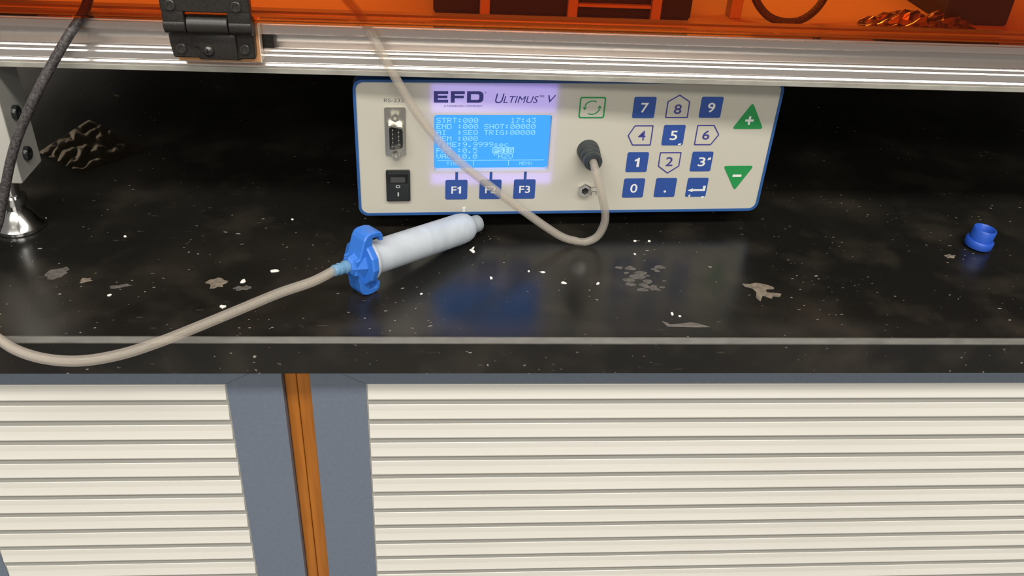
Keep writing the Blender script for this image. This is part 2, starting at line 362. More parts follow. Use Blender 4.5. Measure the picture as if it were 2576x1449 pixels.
# hinge (its lower leaf screws to the rail over an acrylic spacer, the upper leaf to the door)
hg = thing('hinge', loc=(0, 0, 0)); hg.parent = enc
sp_ = obj('hinge_spacer', B(-168, -125, 93.6, 100, 114.2, 137, .3, 1), 'tape', enc, label='amber acrylic spacer plate under the hinge')
obj('spacer_edge', B(-125, -124.3, 93.4, 100, 114.2, 137, .2, 1), 'tapeedge', enc)
def leaf(outline, y_front, y_back):
    b = prism(new(), [ccw(rpoly(outline, 1.0))], y_back - y_front, lambda a, c, h: (a, y_back - h, c))
    bmesh.ops.bevel(b, geom=[e for e in b.edges if all(abs(v.co.y - y_front * S) < 1e-7 for v in e.verts) and e.is_boundary is False and len({round(f.normal.y, 1) for f in e.link_faces}) > 1], offset=.5 * S, segments=2, affect='EDGES')
    return b
def tidy(b): b.normal_update(); return b
def leaf_plain(outline, y_front, y_back, bev=.6):
    o = ccw(rpoly(outline, 1.2)); n = len(o); i = ccw(inset(o, bev)); b = new()
    rows = [[(p, y_back) for p in o], [(p, y_front + bev) for p in o], [(p, y_front) for p in i]]
    V = [[b.verts.new(Vector((p[0], y, p[1])) * S) for p, y in r] for r in rows]
    for a, c in zip(V, V[1:]):
        for k in range(n): b.faces.new((a[k], a[(k + 1) % n], c[(k + 1) % n], c[k]))
    b.faces.new(V[0][::-1]); b.faces.new(V[2]); return b
obj('lower_leaf', leaf_plain([(-168.8, 117.6), (-155.6, 117.6), (-155.0, 116.6), (-134.6, 116.6), (-134, 117.6), (-126.5, 117.6), (-126.0, 133), (-169.8, 133), (-169.8, 126)], 88.6, 93.6), 'blackplastic', hg, True)
obj('leaf_boss', B(-154.6, -135.2, 86.8, 89, 117.2, 131, 1.0), 'blackplastic', hg, True)
obj('upper_leaf', leaf_plain([(-169.6, 143.8), (-125.4, 143.8), (-125.4, 172), (-169.6, 172)], 81.4, 86.8), 'blackplastic', hg, True)
Rx = Matrix.Rotation(math.radians(90), 4, 'Y')
def knuckle(x0, x1, arm):
    b = new(); Mx = Matrix.Translation(Vector((x0, 86.2, 136.4)) * S) @ Rx
    lathe(b, [(0, 0), (4.6, 0), (5.0, .4), (5.0, x1 - x0 - .4), (4.6, x1 - x0), (0, x1 - x0)], 28, Mx)
    if arm > 0: box(b, x0 + .1, x1 - .1, 81.7, 86.5, 136.4, 146, .5)
    else: box(b, x0, x1, 87, 93.4, 124, 136.4, .6)
    return b
obj('knuckle', knuckle(-169.6, -158.6, 1), 'blackplastic', hg, True)
obj('knuckle', knuckle(-158.2, -137.4, -1), 'blackplastic', hg, True)
obj('knuckle', knuckle(-137.0, -125.4, 1), 'blackplastic', hg, True)
def screw(x, y, z, kind, parent):
    Mx = frame_matrix((x, y, z), (0, -1, 0)); b = new()
    if kind == 'pan':
        lathe(b, [(0, 1.9), (1.0, 1.85), (2.2, 1.4), (2.9, .6), (3.0, 0), (0, 0)], 24, Mx)
    else:
        lathe(b, [(0, .35), (1.45, .35), (1.5, 1.0), (2.5, 1.0), (2.8, .7), (2.8, 0), (0, 0)], 24, Mx)
    s = obj('screw', b, 'screw', parent, True)
    return s
for x, z in ((-164.2, 122.6), (-131.6, 122.9)): screw(x, 88.6, z, 'cap', hg)
screw(-149.9, 86.8, 122.2, 'pan', hg)
cr = new()
for sx, sz in ((1.5, .35), (.35, 1.5)): box(cr, -149.9 - sx, -149.9 + sx, 84.8, 86.5, 122.2 - sz, 122.2 + sz)
obj('cross_recess', cr, 'screwhole', hg)
for x in (-164.4, -132.0): screw(x, 81.4, 147.2, 'cap', hg)

# legs with levelling feet
def leg(x0, y0):
    l = obj('leg', B(x0, x0 + 31, y0, y0 + 30, 37, 106, .8), 'alu_leg', enc, label='pale aluminium leg')
    ft = obj('levelling_foot', lathe(new(), [(0, 37), (4.6, 37), (4.6, 22), (7.5, 21.6), (7.5, 17.2), (5.2, 16.6), (5.4, 13), (8.5, 10.2), (11.5, 6.0), (13.6, 3.2), (14.2, 2.6), (14.2, .6), (13.6, 0), (0, 0)], 40,
                                     Matrix.Translation(Vector((x0 + 15.5, y0 + 15, 0)) * S)), 'chrome', enc, True, label='chrome levelling foot')
    for z in (50.3, 75.6):
        Mx = frame_matrix((x0 + 31, y0 + 13, z), (1, 0, 0))
        b = obj('bolt', lathe(new(), [(0, 1.2), (1.6, 1.2), (1.7, 2.6), (3.6, 2.6), (4.1, 2.0), (4.1, 0), (0, 0)], 24, Mx), 'blackgloss', l, True)
MT['alu_leg'] = mat('anodised_leg', (.62, .61, .56), .42, .35)
leg(-299.5, 97); leg(590, 97); leg(-299.5, 640); leg(590, 640)

# ------------------------------------------------------------------ things inside the enclosure, seen through the door
st = thing('machine_stage', 'dark machine base on pale legs behind the orange door', 'machine')
obj('body', B(-34, 136, 203, 380, 112, 190, 1), 'dark', st)
obj('cross_rail', B(59.6, 107.9, 198.5, 202.9, 119, 121, .5), 'pale', st)
for x in (-4, 53, 108): obj('leg', B(x, x + 6.5, 197, 202.9, 110, 150, .8), 'pale', st)
obj('bottom_skirt', B(-33, 135, 204, 210, 110, 112), 'dark', st)
bx_ = thing('dark_unit', 'dark box standing behind the crumpled foil inside the enclosure', 'box')
obj('housing', B(318, 364, 215, 330, 110, 200, 2), 'dark', bx_); obj('lid_rim', B(316, 366, 213, 332, 200, 206, 1), 'dark', bx_)
obj('cable_loop', None or sweep(new(), spline([(150, 300, 330), (166, 262, 250), (174, 240, 190), (176, 226, 150), (179, 214, 128), (188, 205, 116), (202, 203, 112.2), (216, 206, 115), (228, 213, 126), (236, 224, 150), (242, 244, 195), (250, 285, 260), (256, 330, 340)], 8), 2.6, 10), 'cable')
tag(bpy.data.objects['cable_loop'], 'dark cable hanging in a loop behind the orange door', 'cable')
obj('post', B(166, 174, 214, 226, 110, 230, .8), 'pale'); tag(bpy.data.objects['post'], 'slim pale upright beside the cable loop in the enclosure', 'post')
def crumple(n, fn, m, name, thick=.15, smooth=False):
    b = new(); G = [[b.verts.new(Vector(fn(i / n, j / n)) * S) for j in range(n + 1)] for i in range(n + 1)]
    for i in range(n):
        for j in range(n): b.faces.new((G[i][j], G[i + 1][j], G[i + 1][j + 1], G[i][j + 1]))
    b.normal_update(); r = bmesh.ops.solidify(b, geom=list(b.faces), thickness=-thick * S); return obj(name, b, m, None, smooth)
def foil_fn(a, c):
    x = 254 + 78 * a; y = 193 + 17 * c
    hgt = math.sin(math.pi * c) ** .7 * (1 - abs(a - .4) * 1.25) * 12
    q = noise.noise(Vector((a * 9, c * 6, 3.3))) * 4.5 + noise.noise(Vector((a * 23, c * 15, 1.3))) * 3.2
    return (x + q * .5, y + q * .25, 110.4 + max(0, hgt + q * min(1, math.sin(math.pi * c) * 2)))
tag(crumple(22, foil_fn, 'foil', 'crumpled_foil'), 'crumpled sheet of foil lying behind the orange door', 'foil')
tag(obj('board', B(-296, 596, 124, 660, 109, 110, .2, 1), 'paper'), 'pale board lining the enclosure floor', 'board')

# ------------------------------------------------------------------ dispenser
DU, DV = 257.0, 87.9
dsp = thing('fluid_dispenser', 'white and blue benchtop fluid dispenser with lit blue display and number keypad', 'dispenser', None, (-78.588, 109.491, 12.27), 0.0535096)
def P(u, v, h): return (u, -h, v)                    # panel plane: u right, v up, h towards the viewer
def flat(loops, h0, h1): return prism(new(), loops, h1 - h0, lambda a, b, h: P(a, b, h0 + h))
win = rrect(46.2, 116.4, 29.9, 66.4, 1.8)
obj('case', B(1.2, DU - 1.2, 8.2, 182, 1, DV - 1, 3), 'case', dsp, True)
bz = prism(new(), [ccw(rrect(0, DU, 0, DV, 6, 8)), rrect(1.6, DU - 1.6, 1.6, DV - 1.6, 4.6, 8)], 10.6, lambda a, b, h: P(a, b, h - 10))
obj('bezel', bz, 'bezel', dsp, True, label='blue rounded front bezel')
pan = obj('front_panel', flat([ccw(rrect(1.55, DU - 1.55, 1.55, DV - 1.55, 4.6, 8)), win], -.9, 0), 'membrane', dsp, label='off-white front panel')
# display: recessed behind its window
fr = prism(new(), [ccw(rrect(45.2, 117.4, 28.9, 67.4, 2)), rrect(46.2, 116.4, 29.9, 66.4, 1.8)], 3.8, lambda a, b, h: P(a, b, -4.7 + h))
obj('display_surround', fr, 'lcddark', dsp)
lc = obj('display', flat([ccw(rrect(45.8, 116.8, 29.4, 66.9, .5))], -5.6, -4.6), 'lcd', dsp, label='glowing blue dot-matrix display')
obj('glow_plate', flat([[(44.5, 21), (118.5, 21), (118.5, 85.5), (44.5, 85.5)], [(44.9, 28.6), (44.9, 67.7), (117.7, 67.7), (117.7, 28.6)]], -2.0, -1.6), 'glow_plate', dsp)  # added emissive plate around the display, gives the panel its violet tint
for i in range(4):
    x, y = ((22, 34), (234, 34), (16, 168), (240, 168))[i]
    obj('foot', lathe(new(), [(0, 1.2), (8, 1.2), (7, -11.9), (6.2, -12.2), (0, -12.2)], 20, Matrix.Translation(Vector((x, y, 0)) * S)), 'blackplastic', dsp, True)
FONT = {
 'A': '01110 10001 10001 11111 10001 10001 10001', 'C': '01110 10001 10000 10000 10000 10001 01110', 'D': '11110 10001 10001 10001 10001 10001 11110',
 'E': '11111 10000 10000 11110 10000 10000 11111', 'G': '01110 10001 10000 10111 10001 10001 01111', 'H': '10001 10001 10001 11111 10001 10001 10001',
 'I': '01110 00100 00100 00100 00100 00100 01110', 'M': '10001 11011 10101 10101 10001 10001 10001', 'N': '10001 11001 10101 10011 10001 10001 10001',
 'O': '01110 10001 10001 10001 10001 10001 01110', 'P': '11110 10001 10001 11110 10000 10000 10000', 'Q': '01110 10001 10001 10001 10101 10010 01101',
 'R': '11110 10001 10001 11110 10100 10010 10001', 'S': '01111 10000 10000 01110 00001 00001 11110', 'T': '11111 00100 00100 00100 00100 00100 00100',
 'U': '10001 10001 10001 10001 10001 10001 01110', 'V': '10001 10001 10001 10001 10001 01010 00100', '0': '01110 10001 10011 10101 11001 10001 01110',
 '1': '00100 01100 00100 00100 00100 00100 01110', '2': '01110 10001 00001 00110 01000 10000 11111', '3': '11111 00010 00100 00010 00001 10001 01110',
 '4': '00010 00110 01010 10010 11111 00010 00010', '5': '11111 10000 11110 00001 00001 10001 01110', '7': '11111 00001 00010 00100 01000 01000 01000',
 '9': '01110 10001 10001 01111 00001 00010 01100', '.': '00000 00000 00000 00000 00000 01100 01100', ':': '00000 01100 01100 00000 01100 01100 00000',
 's': '00000 00000 01110 10000 01110 00001 11110', 'e': '00000 00000 01110 10001 11111 10000 01110', 'c': '00000 00000 01110 10000 10000 10001 01110',
 '"': '01010 01010 01010 00000 00000 00000 00000'}
def dots(txt, u, v, dx, dy, invert=False, pitch=6):
    b = new(); hz = -4.55
    def q(a0, a1, b0, b1):
        b.faces.new([b.verts.new(Vector(P(a, c, hz)) * S) for a, c in ((a0, b0), (a1, b0), (a1, b1), (a0, b1))])
    for k, ch in enumerate(txt):
        if ch == ' ': continue
        for r, row in enumerate(FONT[ch].split()):
            for c, bit in enumerate(row):
                if (bit == '1') != invert: q(u + (k * pitch + c) * dx, u + (k * pitch + c + .94) * dx, v - (r + .94) * dy, v - r * dy)
    if invert:
        n = len(txt)
        q(u - dx, u + (n * pitch) * dx, v, v + dy); q(u - dx, u + n * pitch * dx, v - 8 * dy, v - 7 * dy); q(u - dx, u, v - 7 * dy, v)
        for k in range(n): q(u + (k * pitch + 5) * dx, u + (k * pitch + 6) * dx, v - 7 * dy, v)
    return b
dx, dy, u0, v0 = .528, .46, 47.9, 62.6
for r, t in enumerate(['STRT:000      17:43', 'END :000 SHOT:00000', 'AI  :SEQ TRIG:00000', 'MEM :000', 'TIME:9.9999sec', 'PRS :0.5', 'VAC :0.0']):
    obj('display_text', dots(t, u0, v0 - r * 3.9, dx, dy), 'lcdtext', lc)
obj('display_text', dots('PSIG', 82.5, v0 - 5 * 3.9, dx, dy, True), 'lcdtext', lc)
obj('display_text', dots('"H2O', 82.5, v0 - 6 * 3.9, dx, dy), 'lcdtext', lc)
obj('display_text', dots('TIME', 54.1, 33.9, .33, .33), 'lcdtext', lc); obj('display_text', dots('MENU', 99, 33.8, .34, .33), 'lcdtext', lc)
ln = new()
for a0, a1, b0, b1 in ((48.3, 114.2, 34.75, 35.05), (70.4, 70.8, 31.2, 34.7), (92.0, 92.4, 31.2, 34.7)): prism(ln, [[(a0, b0), (a1, b0), (a1, b1), (a0, b1)]], .05, lambda a, b, h: P(a, b, -4.6 + h))
obj('display_rule', ln, 'lcdtext', lc)
# printed names
def letter(loops): return loops
def efd():
    b = new(); T = lambda a, c, h: P(a, c, h + .02); t = 1.75; y0, y1 = 74.0, 81.0; ym = (y0 + y1) / 2
    prism(b, [ccw([(46.1, y0), (54.4, y0), (54.4, y0 + t), (48.4, y0 + t), (48.4, ym - .75), (53.9, ym - .75), (53.9, ym + .75), (48.4, ym + .75), (48.4, y1 - t), (54.4, y1 - t), (54.4, y1), (46.1, y1)])], .06, T)
    prism(b, [ccw([(55.9, y0), (58.2, y0), (58.2, ym - .75), (63.5, ym - .75), (63.5, ym + .75), (58.2, ym + .75), (58.2, y1 - t), (64.0, y1 - t), (64.0, y1), (55.9, y1)])], .06, T)
    o = rpoly([(65.3, y0), (74.9, y0), (74.9, y1), (65.3, y1)], .01); 
    o = [(65.3, y0), (72.4, y0), (74.0, y0 + .5), (74.9, y0 + 1.9), (74.9, y1 - 1.9), (74.0, y1 - .5), (72.4, y1), (65.3, y1)]
    i = [(67.6, y0 + t), (71.8, y0 + t), (72.5, y0 + 2.4), (72.5, y1 - 2.4), (71.8, y1 - t), (67.6, y1 - t)]
    prism(b, [ccw(o), ccw(i)[::-1]], .06, T); return b
obj('brand_lettering', efd(), 'ink', pan)
def ptext(name, txt, box4, m, parent, **k): return obj(name, text_mesh(txt, *box4, P, **k), m, parent)
ptext('brand_lettering', '®', (75.4, 76.6, 79.6, 80.8), 'ink', pan)
ptext('brand_lettering', 'A NORDSON COMPANY', (51.9, 74.5, 71.3, 72.5), 'ink', pan)
ptext('model_lettering', 'U', (81.8, 87.2, 73.7, 79.6), 'ink', pan, bold=0, shear=.25)
ptext('model_lettering', 'LTIMUS', (86.6, 107.4, 73.9, 78.2), 'ink', pan, bold=0, shear=.25)
ptext('model_lettering', '™', (107.8, 110.6, 77.4, 78.7), 'ink', pan)
ptext('model_lettering', 'V', (113.0, 117.8, 74.2, 78.8), 'ink', pan, bold=0, shear=.25)
ptext('port_lettering', 'RS-232', (17.4, 29.0, 74.2, 76.4), 'greyink', pan, bold=.008)
# keys
def key(loops, m, label): return obj('key', flat(loops, 0.01, .22), m, dsp, label=label)
def sq(u, v, s=13.6): return ccw(rrect(u, u + s, v, v + s - .1, 1.1))
def outlined(pts, label):
    o = ccw(pts); k = obj('key', flat([ccw(rpoly(o, .5, 2))], 0.01, .15), 'membrane', dsp, label=label)
    obj('key_outline', flat([ccw(rpoly(o, .5, 2)), ccw(rpoly(inset(o, .75), .4, 2))[::-1]], .15, .24), 'ink', k); return k
def digit(k, t, u, v, m, w=5.6, h=6.2, hh=.24):
    if t == 'F1':
        obj('digit', text_mesh('F', u - 3.3, u - .1, v - h / 2, v + h / 2, P, bold=.012, h=hh + .03), m, k)
        obj('digit', flat([ccw([(u + 1.4, v - 2.5), (u + 2.7, v - 2.5), (u + 2.7, v + 2.5), (u + 1.8, v + 2.5), (u + 1.4, v + 1.9), (u + .4, v + 1.5), (u + .4, v + .7), (u + 1.4, v + 1.0)])], hh - .02, hh + .03), m, k); return
    if t == '1':
        obj('digit', flat([ccw([(u - .4, v - 3.1), (u + 1.2, v - 3.1), (u + 1.2, v + 3.1), (u + .1, v + 3.1), (u - .4, v + 2.4), (u - 1.9, v + 1.7), (u - 1.9, v + .7), (u - .4, v + 1.1)])], hh - .02, hh + .03), m, k); return
    obj('digit', text_mesh(t, u - w / 2, u + w / 2, v - h / 2, v + h / 2, P, bold=.012, shear=0, h=hh + .03), m, k)
for t, u, v in (('7', 165.1, 64.5), ('9', 206.6, 64.7), ('5', 185.9, 46.6), ('1', 165.4, 28.5), ('3', 206.8, 28.7), ('0', 165.4, 10.5)):
    k = key([sq(u, v)], 'keyblue', 'blue number key'); digit(k, t, u + 7, v + 6.6, 'white', 4.6 if t != '1' else 3.2)
K = key([sq(186.1, 10.6)], 'keyblue', 'blue decimal point key'); obj('digit', flat([ccw(rrect(192.2, 193.7, 13.9, 15.4, .5))], .22, .27), 'white', K)
K = key([sq(206.8, 10.6)], 'keyblue', 'blue enter key')
obj('enter_arrow', flat([ccw([(207.8, 15.3), (211.2, 14.0), (211.2, 14.7), (219.4, 14.7), (219.4, 18.4), (217.7, 18.4), (217.7, 16.1), (211.2, 16.1), (211.2, 16.7)])], .22, .27), 'white', K)
for t, pts, c in (('8', [(185.6, 64.6), (199.9, 64.6), (199.7, 75.2), (192.6, 79.6), (185.6, 75.2)], (192.8, 70.3)), ('4', [(163.8, 53.1), (167.5, 46.5), (179.3, 46.5), (179.3, 59.9), (167.5, 59.9)], (172.8, 53.2)),
                  ('6', [(206.7, 46.6), (217.6, 46.6), (221.9, 53.6), (217.6, 60.1), (206.7, 60.1)], (213.4, 53.4)), ('2', [(185.8, 32.3), (192.7, 27.2), (199.7, 32.3), (199.7, 42.0), (185.8, 42.0)], (192.8, 35.6))):
    k = outlined(pts, 'white arrow-shaped number key outlined in navy'); digit(k, t, *c, 'ink', 4.6)
for i, (u, t) in enumerate(((53.2, 'F1'), (74.3, 'F2'), (95.6, 'F3'))):
    k = key([sq(u, 10.5)], 'keyblue', 'blue function key'); digit(k, t, u + 7, 17.1, 'white', 6.9, 5.0)
    obj('key_lead', flat([[(u + 6, 24.1), (u + 7.7, 24.1), (u + 7.7, 29.3), (u + 6, 29.3)]], .01, .1), 'keyblue', k)
K = key([ccw(rpoly([(239.2, 74.6), (229.2, 57.4), (249.2, 57.4)], 2.2))], 'keygreen', 'green triangular plus key')
obj('plus_sign', flat([ccw([(238.6, 60.3), (240, 60.3), (240, 62.3), (242, 62.3), (242, 63.7), (240, 63.7), (240, 65.7), (238.6, 65.7), (238.6, 63.7), (236.6, 63.7), (236.6, 62.3), (238.6, 62.3)])], .22, .27), 'white', K)
K = key([ccw(rpoly([(228.5, 32.3), (248.5, 32.3), (239, 14.9)], 2.2))], 'keygreen', 'green triangular minus key')
obj('minus_sign', flat([[(235.8, 24.6), (241.6, 24.6), (241.6, 26.2), (235.8, 26.2)]], .22, .27), 'white', K)
K = obj('key', flat([ccw(rrect(132.2, 148.0, 64.4, 77.9, 1.4))], .01, .12), 'membrane', dsp, label='mode key outlined in green with two circling arrows')
b = flat([ccw(rrect(132.2, 148.0, 64.4, 77.9, 1.4)), rrect(133.1, 147.1, 65.3, 77.0, .8)], .12, .2)
for a0, a1, tip in ((60, 172, 1), (240, 352, 1)):
    pts = [(140.1 + R_ * math.cos(math.radians(a)), 71.1 + R_ * .93 * math.sin(math.radians(a))) for R_, rng in ((4.9, range(a0, a1 + 1, 8)), (4.15, range(a1, a0 - 1, -8))) for a in rng]
    prism(b, [ccw(pts)], .08, lambda a, c, h: P(a, c, .12 + h))
    cx, cy = 140.1 + 4.5 * math.cos(math.radians(a1 + 4)), 71.1 + 4.2 * math.sin(math.radians(a1 + 4)); s_ = -1 if a0 == 60 else 1
    prism(b, [ccw([(cx - 1.3, cy), (cx + 1.3, cy), (cx, cy + s_ * 1.9)])], .08, lambda a, c, h: P(a, c, .12 + h))
obj('key_outline', b, 'keygreen', K)
for u, v, a, c in ((64.9, 4.2, 1.3, .9), (64.9, 2.2, .9, 1.6), (197.4, 47.3, 1.1, .6), (218.3, 37.3, 1.1, .9), (218.4, 10.2, .9, .9), (209.6, 11.4, .6, .9)):
    obj('paint_chip', flat([ccw(rpoly([(u - a, v - c), (u + a * .8, v - c * .7), (u + a, v + c), (u - a * .6, v + c * .8)], .2, 2))], .02, .34), 'white', pan)
# serial port
sp = thing('serial_port'); sp.parent = dsp
obj('mounting_plate', flat([ccw(rrect(17.4, 29.7, 40.8, 71.3, 1))], .02, .9), 'steel', sp)
dshape = lambda k: ccw(rpoly([(19.5 - k, 61.6 + k), (28.2 + k, 60.2 + k), (28.2 + k, 47.2 - k), (19.5 - k, 45.8 - k)], 1.8))
obj('shell', flat([dshape(.45), dshape(-.45)[::-1]], .9, 5.2), 'steel', sp)
obj('insert', flat([dshape(-.5)], .9, 2.2), 'blackgloss', sp)
for i in range(9):
    x, z = (21.9, 58.9 - i * 2.6) if i < 5 else (25.4, 57.6 - (i - 5) * 2.6)
    obj('pin', lathe(new(), [(0, 3.2), (.45, 3.0), (.6, 2.4), (.6, 0), (0, 0)], 10, frame_matrix((x, -2.2, z), (0, -1, 0))), 'steel', sp, True)
for z in (66.2, 42.0):
    obj('jack_screw', lathe(new(), [(0, 1.6), (1.2, 1.6), (1.3, 4.0), (2.4, 4.0), (2.7, 3.5), (2.7, 0), (0, 0)], 6, frame_matrix((23.6, -.9, z), (0, -1, 0))), 'steel', sp)
# rocker switch
sw_ = thing('rocker_switch'); sw_.parent = dsp
obj('switch_frame', flat([ccw(rrect(17.2, 31.7, 10.4, 31.2, .8)), rrect(18.4, 30.5, 11.6, 30.0, .5)], .02, 1.6), 'blackgloss', sw_)
rk = prism(new(), [ccw([(11.7, .1), (29.9, .1), (29.9, 3.6), (22.2, 1.0), (11.7, 1.8)])], 11.9, lambda a, b, h: (18.5 + h, -b, a))
rk = obj('rocker', rk, 'blackgloss', sw_)
obj('lamp_window', prism(new(), [[(20.0, 23.0), (28.6, 23.0), (28.6, 27.4), (20.0, 27.4)]], .1, lambda a, b, h: (a, -(1.0 + (b - 22.2) * 2.6 / 7.7 + .02 + h), b)), 'lampglass', rk) if False else None
MT['lampglass'] = mat('smoked_window', (.10, .10, .10), .3)
obj('lamp_window', prism(new(), [[(20.0, 23.2), (28.6, 23.2), (28.6, 27.4), (20.0, 27.4)]], .1, lambda a, b, h: (a, -(1.0 + (b - 22.2) * 2.6 / 7.7 + .02 + h), b)), 'lampglass', rk)
ring = lambda r, k=1: [(24.3 + r * 1.35 * math.cos(t * math.pi / 8), 20.3 + r * math.sin(t * math.pi / 8)) for t in range(16)]
obj('off_mark', prism(new(), [ccw(ring(1.0)), ccw(ring(.62))[::-1]], .12, lambda a, b, h: (a, -(1.0 + (22.2 - b) * .8 / 10.5 + .03 + h), b)), 'greywhite', rk) if False else None
MT['greywhite'] = mat('grey_white_mark', (.45, .45, .44), .5)
obj('off_mark', prism(new(), [ccw(ring(1.05)), ccw(ring(.62))[::-1]], .12, lambda a, b, h: (a, -(1.15 + .03 + h), b)), 'greywhite', rk)
obj('on_mark', prism(new(), [[(23.9, 14.0), (24.8, 14.0), (24.8, 16.6), (23.9, 16.6)]], .12, lambda a, b, h: (a, -(1.62 + h), b)), 'greywhite', rk)
# air outlet: ribbed push-in fitting
ao = obj('air_outlet', lathe(new(), [(0, 0), (6.9, 0), (6.9, 1.0), (6.6, 1.6), (6.6, 5.6), (6.3, 6.2), (5.7, 6.4), (5.7, 7.4), (6.1, 7.8), (6.1, 10.6), (5.8, 11.2), (5.3, 11.4), (5.3, 12.4), (5.6, 12.8), (5.6, 17.2), (5.0, 18.0), (3.1, 18.0), (2.9, 15), (0, 15)], 32,
          frame_matrix((140.2, 0, 43.6), (0, -1, 0))), 'rubber', dsp, True, label='black ribbed air outlet fitting')
# jack socket
jk = obj('jack_socket', lathe(new(), [(0, .6), (2.3, .6), (2.4, 2.6), (4.2, 2.6), (4.7, 2.0), (4.7, 0), (0, 0)], 6, frame_matrix((140.6, -.02, 16.6), (0, -1, 0))), 'chrome', dsp, label='chrome jack socket')
obj('socket_hole', lathe(new(), [(0, .8), (2.25, .8), (2.25, 0), (0, 0)], 20, frame_matrix((140.6, -.3, 16.6), (0, -1, 0))), 'screwhole', jk)
b = flat([[(145.2, 17.9), (148.2, 17.9), (148.2, 18.4), (145.2, 18.4)]], .02, .08)
prism(b, [ccw([(145.3, 12.2), (145.8, 12.2), (145.8, 14.6), (148.2, 14.6), (148.2, 12.2), (148.7, 12.2), (148.7, 15.1), (145.3, 15.1)])], .06, lambda a, c, h: P(a, c, .02 + h))
obj('socket_marking', b, 'greyink', pan)

# ------------------------------------------------------------------ hoses and cable
def dw(u, v, h):                                     # panel coordinates to world mm
    p_ = Matrix.Rotation(0.0535096, 3, 'Z') @ Vector((u, -h, v)); return (p_.x - 78.588, p_.y + 109.491, p_.z + 12.27)
path = [dw(140.2, 43.6, 15.2), dw(140.3, 43.0, 19.5), dw(141.2, 39.0, 24), dw(145.5, 26, 26), dw(149.6, 12, 24), dw(149.8, 2, 22), dw(146.5, -6, 21), dw(140, -9.55, 20.5),
        (56, 97.5, 2.75), (43.3, 95, 9.2), (15.1, 93, 31.2), (-18.9, 91, 60.2), (-39.3, 90.4, 84.9), (-52.1, 91, 106.5), (-61.2, 93, 123.2), (-67.5, 95.6, 134), (-72, 97, 141), (-80.1, 98, 151), (-96, 104, 172), (-120, 130, 205), (-140, 190, 270), (-150, 260, 350), (-150, 330, 430)]
tag(obj('air_hose', sweep(new(), spline(path, 8), 2.5, 16, 1.45), 'vinyl', None, True), 'clear plastic air hose looping from the dispenser outlet up into the enclosure', 'hose')
path = [(-190, 300, 470), (-188, 240, 380), (-190, 160, 280), (-197, 112, 205), (-204.5, 100, 166), (-209, 97, 146), (-214.5, 95.4, 135.5), (-222.5, 90.5, 125), (-233.6, 87, 109.5), (-242.7, 84.5, 96), (-255.9, 84, 75), (-265, 83.5, 57), (-275, 83, 33), (-282, 80, 16), (-292, 72, 5.5), (-310, 60, 3.3), (-345, 48, 3.2), (-400, 45, 3.2)]
tag(obj('power_cable', sweep(new(), spline(path, 8), 2.6, 14), 'cable', None, True), 'dark grey braided cable hanging from the enclosure past its leg', 'cable')

# ------------------------------------------------------------------ syringe barrel and its blue adapter
A0 = Vector((-70.6, 44.6, 19.6)); A1 = Vector((-4.8, 107.0, 9.3)); ax = (A1 - A0).normalized()
MA = frame_matrix(A0, ax)                            # local x ~ up (wing direction), z along the barrel
bar = thing('syringe_barrel', 'milky white plastic syringe barrel lying on the worktop, clipped into a blue adapter', 'syringe barrel')
def ML(o): o.matrix_local = MA; return o
# mesh is built along local x for the milky streak texture, so use local coordinates with the object's own matrix
ML(obj('barrel', lathe(new(), [(8.2, 1), (12, 1), (12.2, 1.4), (12.2, 2.6), (12, 3), (9.6, 3.2), (9.5, 74), (9.2, 78), (8.4, 81), (6.9, 83.4), (5.7, 84.2), (4.6, 84.4), (4.4, 83.4), (5.6, 82.6), (7.6, 80), (8.2, 76), (8.4, 74), (8.4, 3)], 40), 'milky', bar, True))
ML(obj('luer_hub', lathe(new(), [(4.5, 83.8), (5.4, 84.0), (5.4, 90.6), (5.1, 91.2), (4.2, 91.2), (4.2, 84), (4.5, 83.8)], 32), 'hub', bar, True, label='clear threaded tip hub'))
ML(obj('tip_nozzle', lathe(new(), [(1.2, 83.6), (2.2, 83.6), (1.9, 91.6), (1.2, 91.6), (1.2, 83.6)], 20), 'hub', bar, True))
ad = thing('barrel_adapter', 'blue winged plastic adapter with clear hose, fitted on the syringe barrel end', 'adapter')
half = [(-10, 0), (-10, 4.5), (-7.5, 5.4), (-5.0, 15.8), (-3.6, 18.2), (-1, 19.3), (3.4, 19.3), (6.6, 18.4), (8.2, 16.4), (8.4, 13.0), (6.4, 13.0), (5.8, 15.4), (4.4, 16.0), (1.0, 16.0), (0.6, 0)]
wing = ccw(half[1:-1] + [(a, -b) for a, b in half[1:-1]][::-1])
b = new()
o_ = wing; t2 = 5.8; bev = .9; i_ = ccw(inset(o_, .55)); n = len(o_)
V = [[b.verts.new(Vector((p_[1], t, p_[0])) * S) for p_ in L] for L, t in ((i_, -t2), (o_, -t2 + bev), (o_, t2 - bev), (i_, t2))]
for a, c in zip(V, V[1:]):
    for k in range(n): b.faces.new((a[k], a[(k + 1) % n], c[(k + 1) % n], c[k]))
b.faces.new(V[0][::-1]); b.faces.new(V[3])
ML(obj('wing_body', b, 'blue', ad))
ML(obj('cap_disc', lathe(new(), [(0, -3.6), (12.4, -3.6), (13.2, -2.8), (13.2, .2), (12.6, .8), (8, .8), (8, .5), (0, .5)], 12), 'blue', ad))
ML(obj('hub', lathe(new(), [(0, -11.5), (4.6, -11.5), (5.4, -10.8), (8.6, -4), (8.6, -3), (0, -3)], 8), 'blue', ad))
ML(obj('hose_barb', lathe(new(), [(0, -21), (2.9, -21), (3.3, -20.2), (3.0, -17.5), (3.5, -17.2), (3.1, -14), (3.7, -13.6), (3.7, -11), (0, -11)], 20), 'lightblue', ad, True, label='pale blue hose fitting'))
E0 = A0 - ax * 20.5; E1 = A0 - ax * 27
